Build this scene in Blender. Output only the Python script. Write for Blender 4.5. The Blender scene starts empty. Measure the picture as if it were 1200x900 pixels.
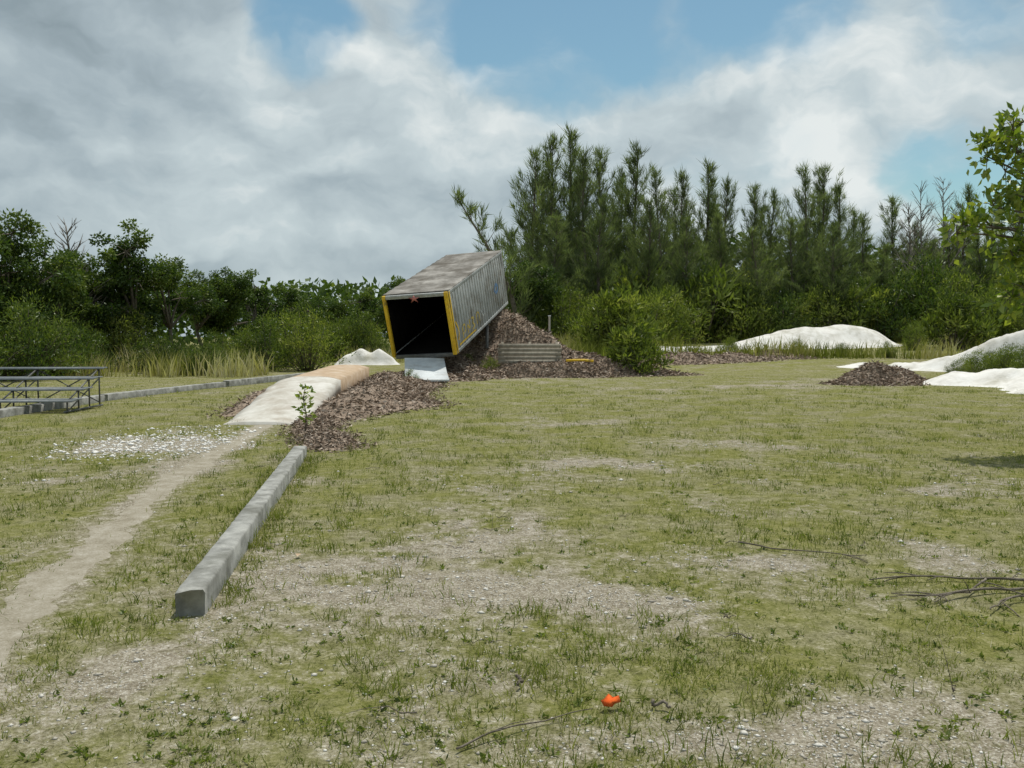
import bpy, math, numpy as np
from mathutils import Matrix, Vector
rng=np.random.default_rng(7)
sc=bpy.context.scene
sc.view_settings.view_transform='Standard'; sc.view_settings.look='None'; sc.view_settings.exposure=0
COL=sc.collection

# ---------- numpy noise ----------
_lat=np.random.default_rng(99).random((256,256))
def vn(x,y,s,seed=0):
    x=np.asarray(x,float)/s+seed*17.31; y=np.asarray(y,float)/s+seed*9.77
    xi=np.floor(x).astype(int); yi=np.floor(y).astype(int); fx=x-xi; fy=y-yi
    fx=fx*fx*(3-2*fx); fy=fy*fy*(3-2*fy)
    a=_lat[xi%256,yi%256]; b=_lat[(xi+1)%256,yi%256]; c=_lat[xi%256,(yi+1)%256]; d=_lat[(xi+1)%256,(yi+1)%256]
    return (a*(1-fx)+b*fx)*(1-fy)+(c*(1-fx)+d*fx)*fy
def fbm(x,y,s,seed=0,o=4):
    t=0;a=.5;n=0
    for i in range(o):
        t=t+a*vn(x,y,s/2**i,seed+i*3); n+=a; a*=.5
    return t/n
def ss(a,b,x):
    t=np.clip((np.asarray(x,float)-a)/(b-a),0,1); return t*t*(3-2*t)

# ---------- geometry accumulator ----------
class Geo:
    def __init__(s): s.V=[];s.F=[];s.M=[];s.R=[];s.n=0
    def add(s,V,F,r=0.5,m=0):
        V=np.asarray(V,float).reshape(-1,3); F=np.asarray(F,int)
        s.V.append(V); s.F.append(F+s.n); s.M.append(np.full(len(F),m))
        s.R.append(np.broadcast_to(np.asarray(r,float),(len(V),)).copy()); s.n+=len(V)
    def mesh(s,name,mats,smooth=False):
        V=np.concatenate(s.V); R=np.concatenate(s.R)
        me=bpy.data.meshes.new(name)
        me.vertices.add(len(V)); me.vertices.foreach_set('co',V.astype(np.float32).ravel())
        lo=np.concatenate([f.ravel() for f in s.F]); tot=np.concatenate([np.full(len(f),f.shape[1]) for f in s.F])
        st=np.concatenate([[0],np.cumsum(tot)[:-1]])
        me.loops.add(len(lo)); me.loops.foreach_set('vertex_index',lo.astype(np.int32))
        me.polygons.add(len(tot)); me.polygons.foreach_set('loop_start',st.astype(np.int32))
        me.polygons.foreach_set('material_index',np.concatenate(s.M).astype(np.int32))
        if smooth: me.polygons.foreach_set('use_smooth',np.ones(len(tot),bool))
        a=me.attributes.new('rnd','FLOAT','POINT'); a.data.foreach_set('value',R.astype(np.float32))
        me.update(calc_edges=True); me.validate()
        for m in (mats if isinstance(mats,(list,tuple)) else [mats]): me.materials.append(m)
        return me
def ob(name,data,parent=None,label=None,cat=None,kind=None,group=None,M=None):
    o=bpy.data.objects.new(name,data); COL.objects.link(o)
    if parent: o.parent=parent
    if label: o['label']=label
    if cat: o['category']=cat
    if kind: o['kind']=kind
    if group: o['group']=group
    if M is not None: o.matrix_world=M
    return o
def box(g,c,s,R=None,r=.5,m=0):
    V=np.array([[x,y,z] for x in(-.5,.5) for y in(-.5,.5) for z in(-.5,.5)])*np.array(s)
    if R is not None: V=V@np.array(R).T
    V=V+np.array(c)
    g.add(V,[[0,1,3,2],[4,6,7,5],[0,4,5,1],[2,3,7,6],[0,2,6,4],[1,5,7,3]],r,m)
def tube(g,P,rad,n=6,r=.5,m=0):
    P=np.asarray(P,float); rad=np.broadcast_to(np.asarray(rad,float),(len(P),))
    T=np.gradient(P,axis=0); T/=np.linalg.norm(T,axis=1)[:,None]+1e-9
    up=np.array([.13,.21,.97]); 
    if abs(T[0]@up)>.95: up=np.array([1,.1,0.])
    A=np.cross(T,up); A/=np.linalg.norm(A,axis=1)[:,None]+1e-9; B=np.cross(T,A)
    th=np.arange(n)*2*np.pi/n
    V=P[:,None,:]+rad[:,None,None]*(np.cos(th)[None,:,None]*A[:,None,:]+np.sin(th)[None,:,None]*B[:,None,:])
    F=[]
    for i in range(len(P)-1):
        for j in range(n):
            F.append([i*n+j,i*n+(j+1)%n,(i+1)*n+(j+1)%n,(i+1)*n+j])
    V=V.reshape(-1,3); k=len(P)-1
    g.add(V,F,r,m)
    b=g.n-len(V)
    g.F.append(np.array([[b+q for q in list(range(n))[::-1]]])); g.M.append(np.full(1,m))
    g.F.append(np.array([[b+k*n+q for q in range(n)]])); g.M.append(np.full(1,m))
def unit(v): return v/(np.linalg.norm(v,axis=-1,keepdims=True)+1e-9)
def leaves(g,P,D,L,W,r,rg,m=0):
    n=len(P); D=unit(D); S=unit(np.cross(D,rg.normal(size=(n,3)))); N=np.cross(D,S)
    L=np.broadcast_to(L,(n,))[:,None]; W=np.broadcast_to(W,(n,))[:,None]
    mid=P+D*L*.45-N*L*.06
    V=np.stack([P,mid+S*W*.5,P+D*L,mid-S*W*.5],1).reshape(-1,3)
    F=np.arange(4*n).reshape(n,4)
    g.add(V,F,np.repeat(np.broadcast_to(r,(n,)),4),m)

# ---------- materials ----------
class NT:
    def __init__(s,tree): s.t=tree
    def n(s,ty,**kw):
        x=s.t.nodes.new(ty)
        for k,v in kw.items():
            if k=='inp':
                for a,b in v.items():
                    if hasattr(b,'is_output') : s.t.links.new(b,x.inputs[a])
                    else: x.inputs[a].default_value=b
            else: setattr(x,k,v)
        return x
    def math(s,op,a,b=0.,c=None,clamp=False):
        inp={0:a,1:b}
        if c is not None: inp[2]=c
        return s.n('ShaderNodeMath',operation=op,use_clamp=clamp,inp=inp).outputs[0]
    def ramp(s,f,stops):
        x=s.n('ShaderNodeValToRGB',inp={0:f}); e=x.color_ramp.elements
        while len(e)<len(stops): e.new(.5)
        for i,(p,c) in enumerate(stops): e[i].position=p; e[i].color=(*c,1) if len(c)==3 else c
        return x.outputs[0]
    def mix(s,f,a,b,bt='MIX'):
        x=s.n('ShaderNodeMix',data_type='RGBA',blend_type=bt)
        for i,v in((0,f),(6,a),(7,b)):
            if hasattr(v,'is_output'): s.t.links.new(v,x.inputs[i])
            else: x.inputs[i].default_value=(*v,1) if isinstance(v,tuple) and len(v)==3 else v
        return x.outputs[2]
    def noise(s,vec,sc_,det=4,rough=.55,dist=0):
        x=s.n('ShaderNodeTexNoise',inp={'Scale':sc_,'Detail':det,'Roughness':rough,'Distortion':dist})
        if vec is not None: s.t.links.new(vec,x.inputs['Vector'])
        return x.outputs[0]
    def mr(s,v,a,b,c=0.,d=1.,smooth=False):
        return s.n('ShaderNodeMapRange',interpolation_type='SMOOTHSTEP' if smooth else 'LINEAR',inp={0:v,1:a,2:b,3:c,4:d}).outputs[0]
def newmat(name):
    m=bpy.data.materials.new(name); m.use_nodes=True; t=m.node_tree; t.nodes.clear()
    N=NT(t); out=N.n('ShaderNodeOutputMaterial'); return m,N,out
def surf(name,stops,scale=4,rough=.85,bump=.3,bscale=20,attr=False,stain=None,metal=0,spec=.3,bd=.02):
    m,N,out=newmat(name)
    tc=N.n('ShaderNodeTexCoord').outputs['Object']
    f=N.noise(tc,scale,4,.65)
    if attr:
        a=N.n('ShaderNodeAttribute',attribute_name='rnd').outputs['Fac']
        f=N.math('ADD',N.math('MULTIPLY',f,.35),N.math('MULTIPLY',a,.75))
    else: f=N.mr(f,.3,.7)
    c=N.ramp(f,stops)
    if stain:
        s=N.noise(tc,stain[0],4,.7); c=N.mix(N.mr(s,stain[1],stain[2],0,stain[4] if len(stain)>4 else .8),c,stain[3])
    b=N.n('ShaderNodeBump',inp={'Strength':bump,'Distance':bd,'Height':N.noise(tc,bscale,4,.7)})
    p=N.n('ShaderNodeBsdfPrincipled',inp={'Base Color':c,'Roughness':rough,'Metallic':metal,'Specular IOR Level':spec,'Normal':b.outputs[0]})
    N.t.links.new(p.outputs[0],out.inputs[0]); return m
def leafmat(name,stops,trans=.3,gl=0.):
    m,N,out=newmat(name)
    a=N.n('ShaderNodeAttribute',attribute_name='rnd').outputs['Fac']
    oi=N.n('ShaderNodeObjectInfo').outputs['Random']
    f=N.math('ADD',a,N.mr(oi,0,1,-.12,.12),clamp=True)
    c=N.ramp(f,stops)
    p=N.n('ShaderNodeBsdfDiffuse',inp={'Color':c})
    last=p.outputs[0]
    if trans>0:
        tr=N.n('ShaderNodeBsdfTranslucent',inp={'Color':N.mix(1.,c,(1.3,1.5,.6),'MULTIPLY')})
        last=N.n('ShaderNodeMixShader',inp={0:trans,1:last,2:tr.outputs[0]}).outputs[0]
    if gl>0:
        gg=N.n('ShaderNodeBsdfGlossy',inp={'Color':(.8,.85,.8,1),'Roughness':.4})
        last=N.n('ShaderNodeMixShader',inp={0:gl,1:last,2:gg.outputs[0]}).outputs[0]
    N.t.links.new(last,out.inputs[0]); return m

M_bark=surf('bark',[(0,(.08,.065,.05)),(1,(.22,.19,.15))],8,.9,.6,30)
M_dead=surf('dead_wood',[(0,(.16,.14,.12)),(1,(.32,.29,.25))],8,.9,.5,30)
M_broad=leafmat('broad_leaf',[(0,(.022,.040,.010)),(.5,(.068,.110,.024)),(1,(.19,.23,.05))],.28,.02)
M_pine=leafmat('pine_needles',[(0,(.075,.095,.052)),(.5,(.145,.18,.09)),(1,(.24,.27,.13))],.33)
M_shrub=leafmat('shrub_leaf',[(0,(.045,.068,.016)),(.5,(.155,.195,.04)),(1,(.33,.34,.09))],.36,.02)
M_light=leafmat('sapling_leaf',[(0,(.06,.10,.014)),(.5,(.15,.21,.025)),(1,(.34,.36,.06))],.4,.05)
M_grass=leafmat('grass_blades',[(0,(.08,.10,.026)),(.4,(.165,.195,.046)),(.66,(.265,.272,.082)),(.76,(.34,.30,.17)),(1,(.48,.44,.32))],.3)
M_weed=leafmat('weed_blades',[(0,(.09,.11,.025)),(.45,(.20,.215,.055)),(.7,(.35,.31,.14)),(1,(.52,.47,.33))],.3)
M_mulch=surf('mulch',[(0,(.085,.062,.045)),(.4,(.225,.168,.125)),(.75,(.39,.305,.235)),(1,(.58,.49,.41))],3,.9,.8,14,attr=True,bd=.04)
M_sand=surf('white_sand',[(0,(.50,.48,.43)),(.5,(.68,.66,.62)),(1,(.78,.77,.74))],1.5,.9,.5,9,stain=(.8,.52,.74,(.36,.34,.26)),bd=.04)
M_conc=surf('concrete',[(0,(.18,.18,.165)),(.5,(.30,.30,.28)),(1,(.42,.42,.39))],6,.85,.5,60,stain=(2.2,.48,.66,(.12,.12,.10)),bd=.008)
M_ramp=surf('ramp_concrete',[(0,(.42,.39,.34)),(.5,(.54,.52,.47)),(1,(.64,.62,.58))],2.5,.85,.4,30,stain=(1.6,.46,.70,(.34,.29,.23)),bd=.01)
M_deck=surf('deck_clay',[(0,(.34,.24,.15)),(.5,(.45,.33,.22)),(1,(.54,.45,.35))],3,.85,.5,25)
M_wood=surf('weathered_plank',[(0,(.2,.175,.14)),(.5,(.29,.26,.21)),(1,(.38,.345,.28))],5,.85,.5,40)
M_yel=surf('yellow_paint',[(0,(.62,.38,.02)),(.5,(.72,.46,.03)),(1,(.76,.52,.05))],5,.55,.15,40,stain=(4,.52,.68,(.18,.12,.05),.75))
M_fyel=surf('faded_yellow',[(0,(.48,.34,.06)),(1,(.62,.46,.08))],5,.6,.15,40,stain=(6,.48,.62,(.33,.33,.3),.85))
M_wall=surf('trailer_metal',[(0,(.28,.295,.29)),(.5,(.38,.395,.39)),(1,(.48,.49,.49))],1.4,.55,.15,25,stain=(1.6,.48,.68,(.2,.18,.15),.8),metal=.05)
M_roof=surf('trailer_roof',[(0,(.12,.11,.095)),(.45,(.22,.205,.185)),(1,(.38,.36,.33))],1.3,.85,.3,20,stain=(.8,.45,.62,(.085,.072,.055),.8))
M_shade=surf('interior_shade',[(0,(.003,.003,.003)),(1,(.009,.008,.007))],3,.95,.1,20,spec=.05)  # near-black colour stands in for the shade inside the trailer
M_steel=surf('dull_steel',[(0,(.09,.09,.09)),(1,(.17,.17,.16))],6,.5,.2,40,metal=.3)
M_alu=surf('aluminium_board',[(0,(.16,.18,.19)),(1,(.27,.29,.30))],6,.5,.1,40,metal=.2)
M_red=surf('faded_red_plastic',[(0,(.42,.12,.11)),(1,(.55,.22,.19))],9,.6,.1,30)
M_orange=surf('orange_plastic',[(0,(.72,.10,.02)),(1,(.82,.17,.04))],20,.8,.2,60,spec=.05)
M_blue=surf('blue_paint',[(0,(.11,.20,.36)),(1,(.17,.27,.44))],9,.5,.1,30)
M_pale=surf('pale_panel',[(0,(.5,.54,.56)),(1,(.68,.71,.72))],3,.6,.1,30,stain=(2,.5,.7,(.35,.33,.3),.6))
M_stone=surf('pebble',[(0,(.25,.22,.18)),(.5,(.46,.43,.37)),(1,(.76,.74,.70))],30,.9,.2,80,attr=True)

# ---------- terrain ----------
def terr(x,y):
    x=np.asarray(x,float);y=np.asarray(y,float)
    z=.05*(fbm(x,y,4.,1,2)-.5)+.25*(fbm(x,y,18.,5,2)-.5)*ss(12,40,y)
    z=z+1.0*ss(36,62,y)*ss(-6,8,x)+.25*ss(36,62,y)
    return z
BARE=[(-.95,5.6,.75,.8,.85),(-.25,7.1,.55,.8,.75),(.57,5.15,.45,.25,.8),(1.45,6.3,.5,.4,.55),(1.5,3.5,.6,.3,.5),(1.28,10.7,.9,.7,.5),
 (6.5,27,3,1.6,.6),(2.8,6.1,.5,.35,.5),(-5.3,12.9,.9,.9,1.4),(-5.2,9.6,.9,.7,.35),(-.2,9.2,.6,.5,.4),(3.5,13,1.2,.8,.35),(-1.9,4.0,.5,.4,.4),(-1,3.2,.7,.3,.25),(.8,16,1.5,.8,.35),(1.2,32,4,1.5,.4),(12,30,3,2,.4),(.6,3.3,.5,.2,.3),(4.5,9,.9,.6,.4),(2.2,8,.7,.4,.4)]
def bare(x,y):
    b=0
    for cx,cy,sx,sy,a in BARE: b=b+a*np.exp(-(((x-cx)/sx)**2+((y-cy)/sy)**2)**1.1*.6)
    b=b*(.0+2.0*fbm(x,y,.32,15,4))
    b=b+1.5*(fbm(x,y,.7,11,5)-.505)+ .4*(fbm(x,y,5,21,2)-.5)-.06*ss(10,18,y)
    return np.clip(b,0,1.2)
PC=np.array([(-1.9,1.5),(-2.45,3.3),(-2.78,4.57),(-3.13,6.27),(-3.5,7.8),(-3.85,9.7),(-4.2,12.8),(-4.5,15.9)])
def dpath(x,y):
    px=np.interp(y,PC[:,1],PC[:,0]); return np.where((y<16.2)&(y>.5),np.abs(x-px),9)
def spaced(lo,hi,fine_lo,fine_hi,d,gr):
    a=list(np.arange(fine_lo,fine_hi,d)); s=d; v=a[-1]
    while v<hi: s*=gr; v+=s; a.append(v)
    s=d; v=a[0]; pre=[]
    while v>lo: s*=gr; v-=s; pre.append(v)
    return np.array(pre[::-1]+a)
gx=spaced(-2500,2500,-8,8,.07,1.06); gy=spaced(-300,3000,2,14,.07,1.04)
X,Y=np.meshgrid(gx,gy); nx,ny=len(gx),len(gy)
V=np.stack([X,Y,terr(X,Y)],-1).reshape(-1,3)
ii=np.arange(nx*ny).reshape(ny,nx)
F=np.stack([ii[:-1,:-1],ii[:-1,1:],ii[1:,1:],ii[1:,:-1]],-1).reshape(-1,4)
g=Geo(); g.add(V,F,np.clip(bare(V[:,0],V[:,1])+.6*np.exp(-(dpath(V[:,0],V[:,1])/.36)**2),0,1.2))
m,N,out=newmat('ground')
tc=N.n('ShaderNodeTexCoord').outputs['Object']
a=N.n('ShaderNodeAttribute',attribute_name='rnd').outputs['Fac']
n1=N.noise(tc,1.2,4,.65); n2=N.noise(tc,9,4,.7); n3=N.noise(tc,55,3,.75)
gcol=N.ramp(N.math('ADD',N.math('MULTIPLY',n2,.5),N.math('MULTIPLY',n3,.5)),[(.34,(.075,.08,.026)),(.46,(.165,.172,.052)),(.58,(.255,.245,.10)),(.7,(.39,.355,.21))])
soil=N.ramp(N.math('ADD',N.math('MULTIPLY',n2,.4),N.math('MULTIPLY',n3,.6)),[(.34,(.11,.095,.065)),(.44,(.22,.19,.14)),(.55,(.36,.325,.255)),(.67,(.66,.63,.56))])
vo=N.n('ShaderNodeTexVoronoi',inp={'Vector':tc,'Scale':60.}).outputs
speck=N.mr(N.math('ADD',vo['Distance'],N.math('MULTIPLY',n2,.5)),.40,.52,1,0)
soil=N.mix(N.math('MULTIPLY',speck,N.mr(a,.3,.8,0,.8)),soil,(.70,.68,.62))
dry=N.mix(N.mr(n1,.42,.66,0,.6),gcol,soil)
f=N.mr(N.math('ADD',a,N.math('MULTIPLY',N.math('SUBTRACT',n2,.5),1.4)),.18,.7,0,1)
c=N.mix(f,dry,soil)
b=N.n('ShaderNodeBump',inp={'Strength':.9,'Distance':.025,'Height':n3})
p=N.n('ShaderNodeBsdfDiffuse',inp={'Color':c,'Normal':b.outputs[0]})
N.t.links.new(p.outputs[0],out.inputs[0]); M_ground=m
ob('ground',g.mesh('ground',M_ground,True),kind='structure')

# path
m,N,out=newmat('path_dirt')
tc=N.n('ShaderNodeTexCoord').outputs['Object']
n2=N.noise(tc,6,5,.7); n3=N.noise(tc,60,4,.75)
c=N.ramp(N.math('ADD',N.math('MULTIPLY',n2,.55),N.math('MULTIPLY',n3,.45)),[(.3,(.17,.15,.11)),(.46,(.29,.26,.2)),(.58,(.38,.35,.29)),(.72,(.5,.48,.42))])
b=N.n('ShaderNodeBump',inp={'Strength':.6,'Distance':.02,'Height':n3})
p=N.n('ShaderNodeBsdfDiffuse',inp={'Color':c,'Normal':b.outputs[0]})
N.t.links.new(p.outputs[0],out.inputs[0])
ys=np.arange(.8,16.0,.05); px=np.interp(ys,PC[:,1],PC[:,0]); k=np.ones(21)/21
px=np.convolve(np.pad(px,10,'edge'),k,'valid'); K=13
L=-(.19+.36*(fbm(ys,ys*0,.35,31,4)-.45)); Rr=.16+.36*(fbm(ys,ys*0,.35,41,4)-.45)
u=np.linspace(0,1,K)
XX=px[:,None]+L[:,None]*(1-u)+Rr[:,None]*u; YY=np.repeat(ys[:,None],K,1)
ZZ=terr(XX,YY)+.012*np.sin(np.pi*u)[None,:]**.5-.006+.006*(vn(XX,YY,.12,3)-.5)
ii=np.arange(XX.size).reshape(XX.shape); F=np.stack([ii[:-1,:-1],ii[:-1,1:],ii[1:,1:],ii[1:,:-1]],-1).reshape(-1,4)
g=Geo(); g.add(np.stack([XX,YY,ZZ],-1),F); ob('path',g.mesh('path',m,True),kind='structure')

# ---------- heaps ----------
def hsum(gs,x,y):
    h=0
    for q in gs:
        cx,cy,hh,sx,sy=q[:5]; pw=q[5] if len(q)>5 else 1.
        h=h+hh*np.exp(-((((x-cx)/sx)**2+((y-cy)/sy)**2)**pw))
    return h
def heap(name,gs,mat,res,amp,chips,label,cat,csize=.08,seed=3,cap=None):
    x0=min(q[0]-2.3*q[3] for q in gs);x1=max(q[0]+2.3*q[3] for q in gs);y0=min(q[1]-2.3*q[4] for q in gs);y1=max(q[1]+2.3*q[4] for q in gs)
    def hf(x,y):
        h=hsum(gs,x,y)
        if cap: h=cap*np.tanh(h/cap)
        return terr(x,y)+h-.07+amp*(fbm(x,y,.9,seed,4)-.5)*np.clip(h*3,0.2,1)*2+amp*.3*(vn(x,y,res*1.5,seed+9)-.5)
    X,Y=np.meshgrid(np.arange(x0,x1,res),np.arange(y0,y1,res)); Z=hf(X,Y); T=terr(X,Y)
    ok=Z>T-.05
    ii=np.arange(X.size).reshape(X.shape)
    kp=ok[:-1,:-1]|ok[:-1,1:]|ok[1:,1:]|ok[1:,:-1]
    F=np.stack([ii[:-1,:-1],ii[:-1,1:],ii[1:,1:],ii[1:,:-1]],-1)[kp]
    g=Geo(); rg=np.random.default_rng(seed)
    used=np.zeros(X.size,bool); used[F.ravel()]=True; rem=np.cumsum(used)-1
    g.add(np.stack([X,Y,Z],-1).reshape(-1,3)[used],rem[F],(.05+.6*rg.random(X.size))[used])
    if chips:
        x=rg.uniform(x0,x1,chips*4);y=rg.uniform(y0,y1,chips*4)
        hh_=hsum(gs,x,y); w=(hh_>.012)&(rg.random(len(x))<np.clip(hh_*9,.12,1))
        x=x[w][:chips];y=y[w][:chips];n=len(x)
        P=np.stack([x,y,np.maximum(hf(x,y),terr(x,y))+.004],1); D=rg.normal(size=(n,3))*[1,1,.3]
        leaves(g,P,D,csize*rg.uniform(.5,1.8,n),csize*rg.uniform(.25,.6,n),rg.random(n)**1.3*1.1,rg)
    o=ob(name,g.mesh(name,mat,mat is M_sand),label=label,cat=cat); return hf
mulchg=[(-3.5,17.3,.38,.5,1.1),(-3.3,19.3,.50,.65,1.4),(-3.45,22,.60,.85,1.8),(-3.65,25.2,.58,.85,1.8),(-2.3,20.0,.16,.7,1.1),(-3.3,28.0,.28,.9,1.2)]
hA=heap('mulch_pile',mulchg,M_mulch,.09,.10,14000,'brown wood chip mulch banked along the bike ramp','mulch pile',.09,4)
mg2=[(-2.6,12.4,.22,.38,.42),(-2.95,13.4,.20,.34,.6),(-3.4,14.8,.22,.34,.8),(-3.7,15.9,.2,.35,.6)]
hB=heap('mulch_pile',mg2,M_mulch,.05,.08,8000,'low pile of brown wood chips by the concrete beam','mulch pile',.06,5)
heap('mulch_pile',[(-5.55,18.6,.42,.4,1.3),(-5.75,21.5,.55,.6,1.8),(-5.9,25,.5,.6,1.8)],M_mulch,.1,.08,4500,'wood chip mulch banked against the far side of the ramp','mulch pile',.08,6)
bigg=[(.1,38.8,2.2,1.35,1.5),(1.6,37.6,1.2,1.3,1.4),(3.4,36.9,.68,1.6,1.3),(5.4,36.8,.32,1.6,1.1),(-1.45,39.6,2.1,1.3,1.5),(-1.2,37.3,1.0,1.3,1.2),(-2.2,31.6,.26,.8,.9),(-1.3,33.8,.40,1.1,1.0),(-2.9,35.6,.8,1.3,1.2)]
hC=heap('mulch_pile',bigg,M_mulch,.12,.30,28000,'large brown heap of wood chip mulch beside the tilted trailer','mulch pile',.15,7)
heap('mulch_pile',[(12.3,28.6,.58,.8,.7),(13.4,29.4,.52,.8,.7),(11.5,28.4,.3,.7,.6)],M_mulch,.1,.16,7000,'dark brown mulch pile beside the white sand','mulch pile',.11,8)
heap('mulch_pile',[(6.3,43.5,.45,1.6,.9),(9,44.5,.5,1.8,.9),(11.8,45.5,.4,1.5,.8),(14.5,47,.4,1.6,.9)],M_mulch,.15,.2,8000,'long low ridge of dark mulch at the edge of the lawn','mulch pile',.14,9)
heap('sand_mound',[(15.4,54.6,.45,1.6,1.4),(17.6,55.4,.9,1.8,1.7),(20.0,56,1.25,2.0,2.0,1.2),(22.8,56.6,1.35,1.9,1.9,1.4)],M_sand,.2,.10,0,'long smooth white sand mound tapering to a low tail','sand mound',seed=12,cap=2.1)
heap('sand_mound',[(14.4,28.4,.26,.7,.8,1.3),(15.5,28.2,.45,1.0,1.0,1.2),(16.8,27.0,.6,1.3,1.2,1.2),(15.5,24.9,.40,.9,.8,1.3),(16.6,23.6,.45,1.2,.9,1.3),(14.7,23.8,.2,.8,.5,1.3)],M_sand,.1,.14,0,'low white sand mound beside the dark mulch pile','sand mound',seed=13)
heap('sand_mound',[(16.9,41.0,.28,1.0,.7),(18.4,39.8,.42,.9,.7),(19.7,39.0,.65,.85,.75),(20.9,38.3,1.0,.85,.8,1.2),(22.1,37.8,1.45,.95,.85,1.2),(23.9,37.3,1.95,1.5,1.0,1.3)],M_sand,.12,.16,0,'narrow white sand berm rising behind low shrubs','sand mound',seed=14)
heap('sand_mound',[(-8.7,46.5,.55,.8,.7,1.6),(-7.7,46.6,.62,.8,.7,1.6),(-6.9,46.7,.45,.6,.6,1.4)],M_sand,.1,.2,0,'small white sand mound in the weeds','sand mound',seed=15)
heap('sand_mound',[(9.5,52,.3,3.2,1.1,1.4),(13.2,53,.25,2.0,1.0,1.4)],M_sand,.2,.1,0,'flat white sand track hump in front of the bushes','sand mound',seed=16)

# ---------- concrete beam ----------
def beam(P0,P1,w,h,label,seed,z0=-.04,grp=None):
    P0=np.array(P0,float);P1=np.array(P1,float);L=np.linalg.norm(P1-P0);d=(P1-P0)/L;s=np.array([d[1],-d[0]])
    n=max(int(L/.08),2); rg=np.random.default_rng(seed); g=Geo()
    prof=[(-w/2,z0),(-w/2,h-.014),(-w/2+.012,h),(0,h+.001),(w/2-.012,h),(w/2,h-.014),(w/2,z0)]; q=len(prof)
    V=[]
    for i in range(n+1):
        c=P0+d*L*i/n
        bz=float(terr(P0[0],P0[1])*(1-i/n)+terr(P1[0],P1[1])*i/n)
        for a_,z in prof:
            j=rg.normal(0,.002,2)
            chip=.015*rg.random() if (rg.random()<.07 and z>.05 and a_!=0) else 0
            V.append([c[0]+s[0]*(a_+j[0]-np.sign(a_)*chip),c[1]+s[1]*(a_+j[0]),bz+z+j[1]-chip-(.01*rg.random() if (i in(0,n) and z>.05) else 0)])
    F=[[i*q+j,i*q+j+1,(i+1)*q+j+1,(i+1)*q+j] for i in range(n) for j in range(q-1)]
    g.add(V,F); b=g.n-len(V)
    g.F.append(np.array([list(range(q))])+b); g.M.append(np.zeros(1)); g.F.append(np.array([list(range(q))[::-1]])+b+len(V)-q); g.M.append(np.zeros(1))
    return ob('concrete_beam',g.mesh('concrete_beam',M_conc),label=label,cat='concrete beam',group=grp)
beam((-1.86,4.86),(-2.83,11.35),.165,.155,'long weathered grey concrete beam lying in the grass',1)
beam((-10.1,15.2),(-10.35,21.4),.24,.17,'pale concrete kerb beam beside the bleachers',2,grp='concrete kerb beams edging the lawn')
beam((-10.36,21.6),(-9.3,27.4),.24,.17,'pale concrete kerb beam edging the lawn',3,grp='concrete kerb beams edging the lawn')
beam((-9.26,27.6),(-8.1,33.5),.24,.2,'pale concrete kerb beam edging the lawn',4,grp='concrete kerb beams edging the lawn')

# ---------- bike ramp ----------
E=ob('bike_ramp',None,label='white concrete bike ramp with a tan deck, banked with mulch',cat='bike ramp')
def strip(cl,zs,wd,thick,mat,name,parent):
    g=Geo(); V=[];K=11; n=len(cl); wd=np.broadcast_to(wd,(n,))
    for (x,y),z,w in zip(cl,zs,wd):
        for k in range(K):
            u=k/(K-1)-.5; edge=.07*(float(vn(y*1.,k,.35,5))-.5) if k in(0,K-1) else 0
            V.append([x+u*w+edge,y,z+.02*(float(vn(x+u*w,y,.4,8))-.5)-.09*abs(2*u)**3])
        V.append([x+.5*w,y,z-thick]); V.append([x-.5*w,y,z-thick])
    R=K+2
    F=[[i*R+j,i*R+(j+1)%R,(i+1)*R+(j+1)%R,(i+1)*R+j] for i in range(n-1) for j in range(R)]
    g.add(V,F); g.F.append(np.array([list(range(R))[::-1]])); g.M.append(np.zeros(1)); g.F.append(np.array([list(range(R))])+(n-1)*R); g.M.append(np.zeros(1))
    return ob(name,g.mesh(name,mat,False),parent)
t=np.linspace(0,1,30)
tz=float(terr(-4.6,15.6))
prof=lambda a_: tz+.04+.64*ss(0,1.25,a_+.08)/ss(0,1.25,1.08)
strip([(-4.60-.04*a_,15.4+4.2*a_) for a_ in t],prof(t),1.5-.1*t,.4,M_ramp,'ramp_slab',E)
t2=np.linspace(0,1,24)
strip([(-4.645-.5*a_,19.62+7.0*a_) for a_ in t2],tz+.68+.05*t2,1.36,.7,M_deck,'deck',E)
g=Geo(); tA=np.linspace(0,1,12); V=[]
for a_ in tA:
    c=np.array([-3.38,32.9,.80])*(1-a_)+np.array([-2.9,29.2,.14])*a_; c[2]-=.10*math.sin(math.pi*a_)
    V+= [[c[0]-.75,c[1]-.1,c[2]],[c[0]+.75,c[1]+.1,c[2]],[c[0]+.75,c[1]+.1,c[2]-.05],[c[0]-.75,c[1]-.1,c[2]-.05]]
F=[[i*4+j,i*4+(j+1)%4,(i+1)*4+(j+1)%4,(i+1)*4+j] for i in range(11) for j in range(4)]+[[0,1,2,3],[47,46,45,44]]
g.add(V,F)
ob('landing_board',g.mesh('landing_board',M_pale),label='pale blue-white board sloping out of the trailer mouth',cat='ramp board')

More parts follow.
